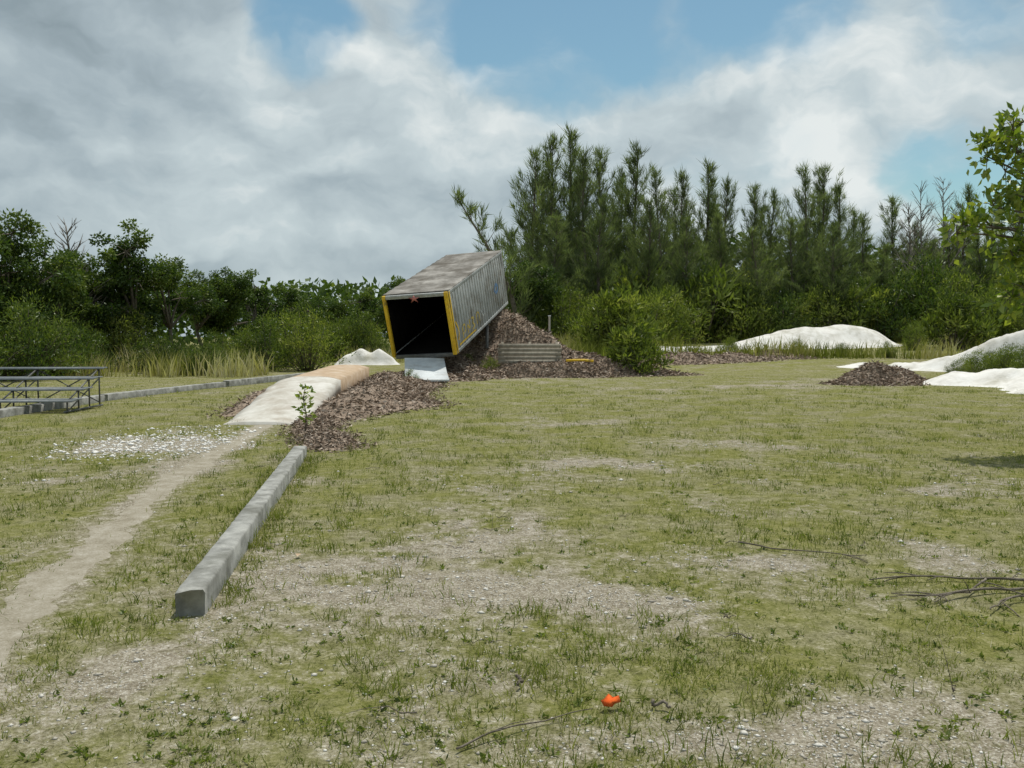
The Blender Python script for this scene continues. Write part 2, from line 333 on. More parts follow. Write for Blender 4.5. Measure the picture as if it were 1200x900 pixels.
# ---------- trailer ----------
yaw=math.radians(15.5); pitch=math.radians(17.); roll=math.radians(-3)
W,Ht,LL=2.66,2.45,7.6
Mt=Matrix.Translation((-4.66,33.35,.80))@Matrix.Rotation(-yaw,4,'Z')@Matrix.Rotation(pitch,4,'X')@Matrix.Rotation(roll,4,'Y')
T=ob('box_trailer',None,label='old grey semi-trailer box tilted nose-up with yellow-framed open end',cat='trailer')
T.matrix_world=Mt
def part(name,fn,mats,parent=T,bev=0,label=None):
    g=Geo(); fn(g); o=ob(name,g.mesh(name,mats),parent,label=label)
    if bev:
        b=o.modifiers.new('b','BEVEL'); b.width=bev; b.segments=2; b.limit_method='ANGLE'
    return o
def side(xo,sg):
    def fn(g):
        box(g,(xo,LL/2,Ht/2),(.04,LL-.16,Ht-.24))
        y=.25
        while y<LL-.15:
            box(g,(xo+sg*.032,y,Ht/2),(.028,.10,Ht-.26),r=rng.random()); y+=.31
    return fn
part('side_wall',side(W-.03,1),M_wall,bev=.006); part('side_wall',side(.03,-1),M_wall,bev=.006)
def rails(x):
    return lambda g: box(g,(x,LL/2+.01,.06),(.10,LL-.2,.12))
part('bottom_rail',rails(W-.03),M_wall,bev=.01);part('bottom_rail',rails(.03),M_wall,bev=.01)
def trail(x):
    return lambda g: box(g,(x,LL/2+.01,Ht-.06),(.10,LL-.2,.116))
part('top_rail',trail(W-.03),M_wall,bev=.01);part('top_rail',trail(.03),M_wall,bev=.01)
def roof(g):
    nx_,ny_=14,48; xs=np.linspace(-.01,W+.01,nx_); yy=np.linspace(.12,LL-.02,ny_); X,Y=np.meshgrid(xs,yy)
    Z=Ht+.025+.02*(fbm(X,Y,.9,3,3)-.5)+.012*np.sin(Y*2*np.pi/.62)
    ii=np.arange(X.size).reshape(X.shape); g.add(np.stack([X,Y,Z],-1),np.stack([ii[:-1,:-1],ii[:-1,1:],ii[1:,1:],ii[1:,:-1]],-1).reshape(-1,4))
o=part('roof',roof,M_roof); s_=o.modifiers.new('s','SOLIDIFY'); s_.thickness=.02
part('floor',lambda g: box(g,(W/2,LL/2,.05),(W-.18,LL-.2,.08)),M_shade)  # floor coloured near-black so the opening stays in painted shade
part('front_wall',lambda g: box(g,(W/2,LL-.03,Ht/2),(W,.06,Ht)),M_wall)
part('shade_lining',lambda g:[box(g,(W-.062,LL/2,Ht/2),(.012,LL-.3,Ht-.26)),box(g,(.062,LL/2,Ht/2),(.012,LL-.3,Ht-.26)),box(g,(W/2,LL-.075,Ht/2),(W-.2,.02,Ht-.26)),box(g,(W/2,LL/2,Ht-.03),(W-.2,LL-.3,.012))],M_shade)  # added black sheets inside walls, ceiling and far end, painting the interior shade
part('frame_post',lambda g:[box(g,(.06,.05,Ht/2),(.12,.14,Ht)),box(g,(.05,-.028,Ht/2),(.05,.016,Ht-.2))],M_yel,bev=.012,label='yellow painted frame post')
part('frame_post',lambda g:[box(g,(W-.07,.05,Ht/2),(.14,.14,Ht)),box(g,(W-.06,-.028,Ht/2),(.06,.016,Ht-.2)),box(g,(W+.022,.17,Ht/2),(.012,.10,Ht-.02))],M_yel,bev=.012,label='yellow painted frame post')
part('frame_header',lambda g:[box(g,(W/2,.05,Ht-.07),(W-.29,.13,.14)),box(g,(W/2,-.022,Ht-.05),(W-.6,.012,.05))],M_wall,bev=.012)
part('sill',lambda g:[box(g,(W/2,.05,-.0),(W-.29,.13,.14))],M_steel,bev=.012)
def ribbon(P,w,mat):
    g=Geo(); P=np.array(P,float); q=[]
    for i in range(len(P)-1):
        for s_ in np.linspace(0,1,5)[:-1]: q.append(P[i]*(1-s_)+P[i+1]*s_)
    q.append(P[-1]); q=np.array(q)
    for _ in range(3): q[1:-1]=(q[:-2]+2*q[1:-1]+q[2:])/4
    T_=unit(np.gradient(q,axis=0)); n_=np.stack([-T_[:,1],T_[:,0]],1)
    A=q+n_*w/2;B=q-n_*w/2; x=W+.019
    V=np.concatenate([np.c_[np.full(len(A),x),A],np.c_[np.full(len(B),x),B]]); n=len(A)
    g.add(V,[[i,i+1,n+i+1,n+i] for i in range(n-1)]); ob('graffiti_stroke',g.mesh('graffiti_stroke',mat),T)
ribbon([(1.0,.35),(1.0,.80),(1.35,.86),(1.38,.55),(1.05,.52)],.085,M_fyel)
ribbon([(1.65,.35),(1.62,.80),(1.9,.4),(1.93,.86)],.085,M_fyel)
ribbon([(2.2,.82),(2.55,.78),(2.25,.6),(2.6,.45),(2.2,.35)],.085,M_fyel)
ribbon([(2.85,.38),(2.83,.82),(3.2,.84),(3.22,.42)],.075,M_fyel)
ribbon([(3.5,.8),(3.8,.4),(4.0,.85)],.06,M_pale)
ribbon([(5.7,1.0),(5.95,1.32),(6.25,1.2),(6.2,.95),(5.8,.95)],.14,M_blue)
ribbon([(.45,.24),(1.5,.25),(2.6,.23)],.07,M_yel)
ribbon([(.36,1.2),(.66,.75),(.42,.45)],.09,M_yel)
g=Geo(); V=[[0,0,0]]
for i in range(10):
    a_=math.pi/2+i*math.pi/5; r_=.19 if i%2==0 else .06; V.append([r_*1.4*math.cos(a_),0,r_*math.sin(a_)*(1 if i!=0 else .7)])
V2=[[v[0],v[1]-.04 if i==0 else v[1]-.015,v[2]] for i,v in enumerate(V)]
F=[[0,1+i,1+(i+1)%10] for i in range(10)]+[[1+(i+1)%10,1+i,11] for i in range(10)]
g.add(V2+[[0,.01,0]],F)
o=ob('red_ornament',g.mesh('red_ornament',M_red),label='small faded red star-shaped ornament above the trailer opening',cat='ornament')
o.matrix_world=Mt@Matrix.Translation((W/2,-.05,Ht-.16))
p_=Mt@Vector((W-.15,4.6,0)); g=Geo(); zt=p_.z; zb=float(terr(p_.x,p_.y)); box(g,(0,0,(zt-zb)/2-.02),(.14,.14,zt-zb),r=.5); box(g,(0,0,zt-zb-.05),(.3,.3,.05))
o=ob('support_post',g.mesh('support_post',M_steel),label='steel prop post holding up the tilted trailer',cat='support post'); o.location=(p_.x,p_.y,zb)
g=Geo()
for i in range(5): box(g,(0,.012*(i%2),.09+i*.162),(2.55+.06*math.sin(i*3),.045,.160),r=rng.random())
for x in(-1.1,0,1.1): box(g,(x,.075,.4),(.1,.07,1.0),r=.3)
o=ob('plank_wall',g.mesh('plank_wall',M_wood),label='low wall of weathered tan planks holding back the mulch',cat='plank wall')
o.location=(.72,34.3,.52); o.rotation_euler=(math.radians(-9),0,math.radians(3))
heap('mulch_pile',[(.7,34.2,.62,1.7,.6,1.5),(2.8,34.5,.5,1.0,.7,1.2)],M_mulch,.1,.12,5000,'brown wood chips spilling in front of the plank wall','mulch pile',.12,23)
g=Geo(); tube(g,[(-.55,0,0),(-.2,0,.02),(.2,.02,.02),(.55,0,-.02)],.05,8); 
o=ob('yellow_pipe',g.mesh('yellow_pipe',M_yel),label='short yellow pipe lying on the mulch',cat='pipe'); o.location=(2.7,34.0,.66)
g=Geo(); tube(g,[(0,0,0),(0,0,1.2),(0,0,1.21),(0,0,1.26)],[.05,.05,.065,.065],8)
o=ob('marker_post',g.mesh('marker_post',M_pale),label='short pale pipe post behind the mulch heap',cat='post'); o.location=(1.75,40,1.35)

# ---------- bleachers ----------
E=ob('bleachers',None,label='small dull aluminium bleachers on the grass by the kerb',cat='bleachers')
bx1,bx0=0,-4.5; NR=4; zr=[.26,.47,.68,.89]
for i in range(NR):
    g=Geo(); z=zr[i]; y=i*.55; box(g,((bx0+bx1)/2+.0,y,z),(4.5,.2,.03)); box(g,((bx0+bx1)/2,y-.103,z-.015),(4.5,.008,.03)); 
    ob('seat_board',g.mesh('seat_board',M_alu),E)
    if i:
        g=Geo(); box(g,((bx0+bx1)/2,y-.25,z-.2),(4.5,.18,.025)); ob('foot_board',g.mesh('foot_board',M_alu),E)
for x in(bx0+.2,-2.9,-1.5,-.15):
    g2=Geo(); a_=x
    for i in range(NR): tube(g2,[(a_,i*.55,0),(a_,i*.55,zr[i]-.02)],.018,6)
    tube(g2,[(a_,-.15,.03),(a_,1.8,.03)],.022,6); tube(g2,[(a_,0,.24),(a_,1.65,.87)],.018,6); tube(g2,[(a_,0,.03),(a_,1.65,.65)],.015,6)
    ob('frame',g2.mesh('frame',M_steel),E)
g2=Geo(); 
for xa,xb in((-4.3,-2.9),(-2.9,-1.5),(-1.5,-.15)): tube(g2,[(xa,1.65,.1),(xb,1.65,.85)],.014,6); tube(g2,[(xa,1.65,.85),(xb,1.65,.1)],.014,6)
ob('cross_brace',g2.mesh('cross_brace',M_steel),E)
E.location=(-9.15,17.8,float(terr(-8.9,17.6))); E.rotation_euler=(0,0,math.radians(4))

# ---------- trees ----------
def casuarina(seed,H=16.,lean=(0,0),dens=1.,nb=92,wd=1.,thin=1.):
    rg=np.random.default_rng(seed); gt=Geo(); gc=Geo()
    tt=np.linspace(0,1,9); P=np.stack([lean[0]*tt**1.4*H+.25*np.sin(tt*5+seed),lean[1]*tt*H+.2*np.cos(tt*4+seed),tt*H*.97],1); P[:,:2]-=P[0,:2]
    tube(gt,P,(.2*(1-tt)**.8+.02)*thin,8)
    Rm=rg.uniform(.21,.29)*H*wd
    for i in range(nb):
        t=.06+.94*((i+.5)/nb); o=np.array([np.interp(t,tt,P[:,k]) for k in range(3)])
        az=rg.uniform(0,2*np.pi); L=Rm*((1-t)**.85*.95+.08)*(rg.uniform(.4,.95) if rg.random()<.7 else rg.uniform(1.,1.5))
        el=math.radians(rg.uniform(12,48)+22*t); d=np.array([math.cos(az)*math.cos(el),math.sin(az)*math.cos(el),math.sin(el)])
        s=np.linspace(0,1,5)[:,None]; up=np.array([0,0,rg.uniform(.15,.55)*L]); Q=o+d*L*s+up*s*s
        tube(gt,Q,np.linspace(.035,.008,5)*thin,4)
        ntf=max(4,int(4.8*L*dens)); u=(rg.uniform(.05,1,ntf)**.65)[:,None]; C=o+d*L*u+up*u*u
        cr=rg.uniform(.1,.8); dd=unit(d*L+2*up)
        for c,uu in zip(C,u[:,0]):
            n=9 if t<.6 else 7; sp=.30*(1.15-uu); base=c+rg.normal(0,.06+.24*sp,(n,3))*thin; D=dd*.9+rg.normal(0,.38,(n,3))+np.array([0,0,.15])
            leaves(gc,base,D,rg.uniform(.35,1.1,n)*thin,rg.uniform(.028,.06,n),np.clip(cr+rg.normal(0,.16,n)+.2*(t-.5),0,1),rg)
    n=16; leaves(gc,P[-1]+rg.normal(0,.08,(n,3))-[0,0,.5],rg.normal(0,.2,(n,3))+[0,0,1],rg.uniform(.5,1.1,n),.05,.5,rg)
    return gt.mesh('trunk',M_bark),gc.mesh('crown',M_pine)
def broad(seed,H=7.,R=2.7,lsz=.2,nl=140,mat=None,low=.25,clumps=78):
    rg=np.random.default_rng(seed); gt=Geo(); gc=Geo()
    th=H*.35; tt=np.linspace(0,1,5)
    tp=np.stack([.2*np.sin(tt*3+seed),.2*np.cos(tt*2+seed),tt*th],1); tp[:,:2]-=tp[0,:2]; tube(gt,tp,.17-.06*tt,8); top=tp[-1]
    lobes=[np.array([rg.normal(0,R*.42),rg.normal(0,R*.42),rg.uniform(H*.4,H*.86)]) for _ in range(9)]+[np.array([rg.normal(0,.3),0,H*.88])]
    for l in lobes:
        s=np.linspace(0,1,5)[:,None]; Q=top*(1-s)+l*s+np.array([0,0,.3])*np.sin(np.pi*s); tube(gt,Q,np.linspace(.09,.025,5),5)
    for i in range(clumps):
        l=lobes[rg.integers(len(lobes))]; d=unit(rg.normal(size=3)); 
        c=l+d*R*.42*rg.uniform(.5,1.2)*np.array([1,1,.75]); 
        if c[2]<H*low: c[2]=H*low+rg.random()*.6
        Q=np.array([l,(l+c)/2+rg.normal(0,.08,3),c]); tube(gt,Q,[.03,.018,.008],4)
        n=nl; q=rg.normal(size=(n,3)); q=unit(q)*rg.random((n,1))**.5*rg.uniform(.34,.62)*R/2.7; q[:,2]*=.7
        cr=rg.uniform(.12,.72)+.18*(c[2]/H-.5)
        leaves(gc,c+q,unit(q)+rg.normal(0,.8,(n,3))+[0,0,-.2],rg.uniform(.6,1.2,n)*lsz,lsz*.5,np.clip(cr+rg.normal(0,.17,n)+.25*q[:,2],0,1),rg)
    return gt.mesh('trunk',M_bark),gc.mesh('crown',mat or M_broad)
def shrub(seed,H=2.5,R=1.5,lsz=.16,mat=None,n=60,nl=80):
    rg=np.random.default_rng(seed); gt=Geo(); gc=Geo()
    for i in range(n):
        az=rg.uniform(0,6.28); rr=R*rg.random()**.6*rg.uniform(.8,1.3); z=H*rg.uniform(.1,1.25)*(1-.45*min(1,rr/R)**2); c=np.array([rr*math.cos(az),rr*math.sin(az),z])
        b=np.array([.25*c[0],.25*c[1],0]); s=np.linspace(0,1,4)[:,None]
        tube(gt,b*(1-s)+c*s+np.array([0,0,.15])*np.sin(np.pi*s),[.03,.02,.014,.006],4)
        q=rg.normal(0,.22,(nl,3))*R/1.5; cr=rg.uniform(.1,.8)
        leaves(gc,c+q*[1,1,.9],q+rg.normal(0,.25,(nl,3))+[0,0,.35],rg.uniform(.6,1.6,nl)*lsz,lsz*.3,np.clip(cr+rg.normal(0,.15,nl),0,1),rg)
    for v in gc.V: v[:,2]=np.maximum(v[:,2],.01)
    return gt.mesh('stems',M_bark),gc.mesh('foliage',mat or M_shrub)
def place(name,var,x,y,s,rot,label,cat,group,parts=('trunk','crown'),sz=None,tilt=0,dz=-.05):
    e=ob(name,None,label=label,cat=cat,group=group)
    e.location=(x,y,float(terr(x,y))+dz); e.rotation_euler=(0,tilt,rot); e.scale=(s,s,sz or s)
    for n_,me in zip(parts,var): ob(n_,me,e)
    return e
cas=[casuarina(100+i) for i in range(6)]
CL=[(622,176,70),(642,160,73),(664,152,74),(690,176,70),(712,172,72),(745,172,74),(772,198,69),(800,202,72),(822,190,75),(850,208,70),(878,215,72),(905,225,74),(938,196,67),(965,194,70),(990,214,68),(1014,250,74),(1046,230,76),(1130,220,78),(1160,236,72),(1192,220,76),(1230,215,74),(1275,210,72),(648,250,63),(700,230,62),(758,235,63),(800,255,62),(838,250,64),(885,265,62),(925,255,64),(975,262,62),(1030,285,64),(1085,280,66),(1140,275,66),(632,205,76),(678,195,78),(728,200,77),(788,222,78),(834,225,77),(890,240,78),(952,222,78),(1000,245,79),(1065,262,78),(1110,262,78)]
for i,(px_,ty,d) in enumerate(CL):
    x=(px_-600)*d/1000; h=1.6+(395-ty)*d/1000-float(terr(x,d)); s=h/16.2
    place('pine_tree',cas[i%6],x,d,max(s,.74)*rng.uniform(.88,1.1),rng.uniform(0,6.28),'tall feathery grey-green casuarina pine in the tree row','pine tree','row of casuarina pines',sz=s,tilt=rng.normal(0,.03))
lv=casuarina(301,9.,(-.38,0),1.0,40,1.1,.8)
place('pine_tree',lv,.5,56,1.15,0,'young wispy casuarina leaning over behind the trailer','pine tree','row of casuarina pines')
bro=[broad(200+i,7.,2.7) for i in range(4)]
BL=[(-45,225,33),(14,243,35),(58,272,38),(95,292,41),(150,262,42),(196,296,44),(238,312,49),(268,308,50),(300,318,54),(338,330,58),(372,342,62),(402,344,68),(436,338,68),(470,322,62),(505,315,64),(-80,260,36),(30,305,40),(120,318,43),(622,302,58),(640,320,60)]
for i,(px_,ty,d) in enumerate(BL):
    x=(px_-600)*d/1000; h=1.6+(395-ty)*d/1000-float(terr(x,d)); s=h/7.3
    place('broadleaf_tree',bro[i%4],x,d,max(s,.8)*rng.uniform(.9,1.1),rng.uniform(0,6.28),'dense dark green broadleaf tree at the edge of the lawn','tree','broadleaf trees edging the lawn',sz=s)
def deadtree(seed,H):
    rg=np.random.default_rng(seed); g=Geo(); P=np.stack([.15*np.sin(np.linspace(0,4,8)),0*np.linspace(0,4,8),np.linspace(0,H,8)],1); tube(g,P,np.linspace(.14,.015,8),6)
    for i in range(60):
        t=rg.uniform(.25,1); o=np.array([np.interp(t*H,P[:,2],P[:,0]),0,t*H]); az=rg.uniform(0,6.28); L=(1.1-t)*H*.17+.3; d=np.array([math.cos(az),math.sin(az),rg.uniform(.7,1.8)])
        s=np.linspace(0,1,4)[:,None]; tube(g,o+d*L*s,[.035,.025,.015,.006],4)
        for k in range(3): 
            b=o+d*L*rg.uniform(.3,.9); tube(g,[b,b+(d+rg.normal(0,.5,3))*L*.4],[.015,.006],4)
    return g.mesh('dead_tree',M_dead)
for px_,ty,d in[(1075,222,72),(1101,216,74),(1062,245,70)]:
    x=(px_-600)*d/1000; h=1.6+(395-ty)*d/1000-float(terr(x,d)); o=ob('dead_tree',deadtree(int(px_),h),label='bare grey dead tree among the pines',cat='dead tree',group='bare dead trees'); o.location=(x,d,float(terr(x,d)))
x,d=-.515*40,40.; o=ob('dead_tree',deadtree(5,6.7),label='bare twiggy dead tree rising above the bushes',cat='dead tree'); o.location=(x,d,0)
shr=[shrub(400+i) for i in range(4)]; reed=[shrub(420+i,2.4,1.5,.3,M_shrub,45,70) for i in range(2)]
dks=[shrub(440+i,2.4,1.6,.15,M_broad) for i in range(2)]
gs='shrubs in front of the pine row'
for i in range(54):
    px_=628+ (1215-628)*(i+.5)/54+rng.uniform(-8,8); d=rng.uniform(50,62); x=(px_-600)*d/1000
    if 11<x<27 and d<60.5: d=60.5+rng.random()*3; x=(px_-600)*d/1000
    var=(shr+reed)[rng.integers(6)]
    place('shrub',var,x,d,rng.uniform(.5,1.35),rng.uniform(0,6.28),'bright yellow-green shrub in front of the pines','shrub',gs,('stems','foliage'))
for i in range(30):
    px_=640+580*rng.random(); d=rng.uniform(61,68); x=(px_-600)*d/1000
    place('shrub',(dks+shr+reed)[rng.integers(8)],x,d,rng.uniform(1.2,2.1),rng.uniform(0,6.28),'tall green shrub under the pines','shrub',gs,('stems','foliage'))
for i in range(44):
    px_=-10+460*(i+rng.random())/44; d=rng.uniform(36,46)+max(0,(px_-250))*.03; x=(px_-600)*d/1000
    if 385<px_<460: d=50+rng.random()*3; x=(px_-600)*d/1000
    place('shrub',(dks+dks+shr)[rng.integers(8)],x,d,rng.uniform(.3,1.0),rng.uniform(0,6.28),'low olive green shrub at the edge of the lawn','shrub','shrubs below the broadleaf trees',('stems','foliage'))
for px_,d,s in[(5,31,.9),(30,32,1.0),(-30,30,1.0),(60,34,.9),(85,36,.8)]:
    place('shrub',dks[int(px_)%2],(px_-600)*d/1000,d,s,px_,'dense dark green shrub below the broadleaf trees','shrub','shrubs below the broadleaf trees',('stems','foliage'))
place('shrub',reed[0],(741-600)*.0365,36.5,.72,1.,'round bright green bush beside the mulch heap','shrub',None,('stems','foliage'))
for px_,d,s in[(1150,32,.36),(1175,31,.42),(1200,30.5,.42),(1135,33.5,.3),(1190,33,.42),(1165,34,.34),(1120,34,.22)]:
    place('shrub',shr[int(px_)%4],(px_-600)*d/1000,d,s,px_,'low green shrub beside the white sand','shrub','low shrubs between the sand mounds',('stems','foliage'))
for px_,d,s in[(545,36,.3),(575,34.6,.28),(855,49,.35),(935,48.5,.3),(985,48,.25),(1040,47,.3),(480,28.6,.18),(1070,52,.5)]:
    x=(px_-600)*d/1000
    place('shrub',shr[int(px_)%4],x,d,s,px_,'small weedy green shrub','shrub','small weedy shrubs',('stems','foliage'))
g=Geo(); n=42000; rg=np.random.default_rng(5)
x=rg.uniform(-110,140,n); y=rg.uniform(82,100,n); zt=terr(x,y); top=5.5+2*fbm(x,y*0,9,3,3)+3.5*ss(0,15,x); z=zt+top*rg.random(n)**.8
leaves(g,np.stack([x,y,z],1),rg.normal(size=(n,3)),rg.uniform(.5,1.1,n),rg.uniform(.3,.6,n),np.clip(.35+.3*(fbm(x,z,2.5,9,2)-.5)*2+rg.normal(0,.1,n),0,1),rg)
ob('woodland',g.mesh('woodland',M_broad),label='distant mass of dark green woodland',cat='woodland',kind='stuff')

# near tree with limbs reaching in
g=Geo(); gc=Geo(); rg=np.random.default_rng(61)
base=np.array([9.6,12.6,float(terr(9.6,12.6))-.05]); top=base+[-.2,-.1,2.3]
tube(g,[base,base+[-.05,0,.9],base+[-.15,-.05,1.7],top],[.16,.13,.12,.10],9)
cl=[(6.75,12,4.35),(7.0,12.1,4.5),(6.6,12,4.1),(7.0,12,4.15),(7.25,12.2,3.8),(6.95,12,3.6),(6.65,11.9,3.4),(6.35,12,3.15),(6.2,12,3.05),(6.75,12.1,3.15),(7.1,12,3.2),(7.2,12,2.75),(6.95,12,2.8),(7.15,11.9,2.25),(7.0,12,2.15),(7.3,12,2.05),(7.35,12.1,3.4),(7.4,12,4.3),(7.15,12.1,4.6),(6.85,12.,3.9),(7.2,12,3.0)]
cl+=[tuple(np.array([9.9,12.8,3.9])+unit(rg.normal(size=3))*np.array([1.4,1.5,1.2])*rg.uniform(.4,1)) for _ in range(28)]
for c in cl:
    c=np.array(c); s=np.linspace(0,1,6)[:,None]; Q=top*(1-s)+c*s+np.array([0,0,.25])*np.sin(np.pi*s)+rg.normal(0,.03,(6,3))*s*(1-s)*2
    tube(g,Q,np.linspace(.045,.01,6),5)
    for k in range(8):
        d=unit(rg.normal(size=3)+[-.2,0,.1]); e=c+d*rg.uniform(.08,.30); tube(g,[c,(c+e)/2+[0,0,.02],e],[.008,.006,.004],4)
        n=8; D=d+rg.normal(0,.75,(n,3)); leaves(gc,e+rg.normal(0,.05,(n,3)),D,rg.uniform(.10,.18,n),rg.uniform(.055,.09,n),np.clip(rg.normal(.68,.3,n),0,1),rg)
E=ob('leafy_tree',None,label='sunlit broad-leaved tree reaching over the shrubs and sand',cat='tree')
ob('trunk',g.mesh('trunk',M_bark),E); ob('crown',gc.mesh('crown',M_light),E)
# sapling
g=Geo(); gc=Geo(); b=np.array([-3.26,13.4,.12]); P=[b,b+[.02,0,.25],b+[-.03,.02,.5],b+[.0,0,.66]]; tube(g,P,[.012,.01,.008,.005],5)
for z in np.linspace(.14,.68,16):
    az=z*31; d=np.array([math.cos(az),math.sin(az)*.8,.35]); o=b+[0,0,z]; e=o+d*.07; tube(g,[o,e],[.005,.003],4)
    n=5; leaves(gc,e+rg.normal(0,.02,(n,3)),d+rg.normal(0,.5,(n,3)),rg.uniform(.07,.12,n),.05,np.clip(rg.normal(.55,.2,n),0,1),rg)
E=ob('sapling',None,label='small green sapling growing from mulch by the ramp',cat='sapling')
ob('stem',g.mesh('stem',M_bark),E); ob('foliage',gc.mesh('foliage',M_light),E)

# ---------- grass ----------
def blades(g,x,y,h,w,r,lean,rg):
    n=len(x); z=terr(x,y)-.004; az=rg.uniform(0,2*np.pi,n); f=rg.uniform(0,2*np.pi,n)
    S=np.stack([np.cos(f),np.sin(f),0*f],1)*w[:,None]*.5; Ld=np.stack([np.cos(az),np.sin(az),0*az],1)*(lean*h)[:,None]
    P=np.stack([x,y,z],1); up=np.stack([0*h,0*h,h],1); k=np.sqrt(np.clip(1-lean**2*.6,.05,1))[:,None]
    M1=P+Ld*.35+up*.55*k; Tp=P+Ld+up*k
    V=np.stack([P-S,P+S,M1+S*.7,M1-S*.7,Tp],1).reshape(-1,3)
    b=np.arange(n)[:,None]*5
    g.add(V,b+np.array([0,1,2,3]),np.repeat(r,5)); g.F.append((b+np.array([3,2,4]))+g.n-5*n); g.M.append(np.zeros(n,int))
rg=np.random.default_rng(77); g=Geo()
Nn=430000; y0,y1=2.5,36.; u=rg.random(Nn); y=(y0**.2+u*(y1**.2-y0**.2))**5; x=rg.uniform(-1,1,Nn)*(.66*y+.6)
cl_=fbm(x,y,.25,51,3); bb=bare(x,y)
prob=np.clip(1.1-1.45*bb,.06,1)*np.clip((cl_-.38)*4.5,.10,1)
dp=dpath(x,y)+.12*(vn(x,y,.15,12)-.5); prob*=np.where(dp<.13,.03,np.where(dp<.3,.35,1)); 
mu=hsum(mulchg,x,y)+hsum(mg2,x,y)+hsum(bigg,x,y)
prob*=np.where(mu>.1,.0,1); prob*=np.where((np.abs(x+4.65)<.75)&(y>15.4)&(y<27),0,1)
keep=rg.random(Nn)<prob; x=x[keep];y=y[keep];n=len(x)
dist=1+y/14
h=rg.gamma(3,.0078,n)*(.7+.8*fbm(x,y,1.5,61,2))*1.1; h=np.clip(h,.010,.08)
r=np.clip(rg.normal(.43,.17,n)+.6*(fbm(x,y,.8,81,3)-.5),0,.68); straw=rg.random(n)<.27+.28*ss(.3,.8,bare(x,y)); r=np.where(straw,rg.uniform(.72,1,n),r)
lean=np.where(straw,rg.uniform(.6,1.25,n),rg.uniform(.2,1.0,n))
blades(g,x,y,h,rg.uniform(.0022,.005,n)*dist,r,lean,rg)
nt=3800; u=rg.random(nt); ty=(2.6**.2+u*(28**.2-2.6**.2))**5; tx=rg.uniform(-1,1,nt)*(.66*ty+.5)
ok=(dpath(tx,ty)>.3)&(rg.random(nt)<np.clip(1.2-bare(tx,ty),.3,1))&(hsum(mulchg,tx,ty)<.1)&(vn(tx,ty,1.2,91)>.40)
bt=rg.random(150); bxs=-1.86-.97*bt+np.where(rg.random(150)<.5,-.17,.17)+rg.normal(0,.04,150); bys=4.9+6.45*bt
tx=np.concatenate([tx[ok],bxs]);ty=np.concatenate([ty[ok],bys]); nt=len(tx)
k=13; hs=np.repeat(rg.uniform(.04,.12,nt)*(1+.2*(ty>6)),k); X_=np.repeat(tx,k)+rg.normal(0,.028,nt*k)*(1+np.repeat(ty,k)/10); Y_=np.repeat(ty,k)+rg.normal(0,.028,nt*k)*(1+np.repeat(ty,k)/10)
n=nt*k; blades(g,X_,Y_,hs*rg.uniform(.4,1.1,n),rg.uniform(.003,.006,n)*(1+Y_/14),np.clip(np.repeat(rg.normal(.40,.17,nt),k)+rg.normal(0,.12,n),0,.78),rg.uniform(.2,1.0,n),rg)
ob('grass',g.mesh('grass',M_grass),label='thin patchy lawn grass with straw and bare soil',cat='grass',kind='stuff')
g=Geo(); nt=1500; u=rg.random(nt); ty=(2.6**.2+u*(14**.2-2.6**.2))**5; tx=rg.uniform(-1,1,nt)*(.66*ty+.5); ok=(dpath(tx,ty)>.4)&(bare(tx,ty)<.6); tx=tx[ok];ty=ty[ok];k=9;n=len(tx)*k
P=np.stack([np.repeat(tx,k)+rg.normal(0,.012,n),np.repeat(ty,k)+rg.normal(0,.012,n),0*np.repeat(tx,k)],1); P[:,2]=terr(P[:,0],P[:,1])+.004
D=rg.normal(size=(n,3)); D[:,2]=np.abs(D[:,2])*.6+.15
leaves(g,P,D,rg.uniform(.015,.04,n),rg.uniform(.008,.015,n),np.clip(rg.normal(.5,.2,n),0,1),rg)
ob('lawn_weeds',g.mesh('lawn_weeds',M_shrub),label='small flat-leaved weeds scattered through the lawn',cat='weeds',kind='stuff')
g=Geo(); n=80000
x=np.concatenate([rg.uniform(-34,-6,n//2),rg.uniform(1,38,n//2)]); y=np.concatenate([rg.uniform(34,54,n//2),rg.uniform(46,62,n//2)])
pr=ss(.35,.6,fbm(x,y,3,44,3)); k_=rg.random(n)<pr; k_&=~((x>10.5)&(x<27.5)&(y>48)&(y<60)); k_&=~((x>-10.5)&(x<-6)&(y<48)); x=x[k_];y=y[k_];n=len(x)
h=rg.uniform(.3,1.3,n)*(.5+fbm(x,y,4,33,2)); blades(g,x,y,h,rg.uniform(.03,.07,n),np.clip(.5+.32*(x<0)+.7*(fbm(x,y,2.5,55,3)-.5)*2+rg.normal(0,.14,n),0,1),rg.uniform(.1,.6,n),rg)
ob('tall_weeds',g.mesh('tall_weeds',M_weed),label='band of tall rough grass and dry weeds edging the lawn',cat='weeds',kind='stuff')

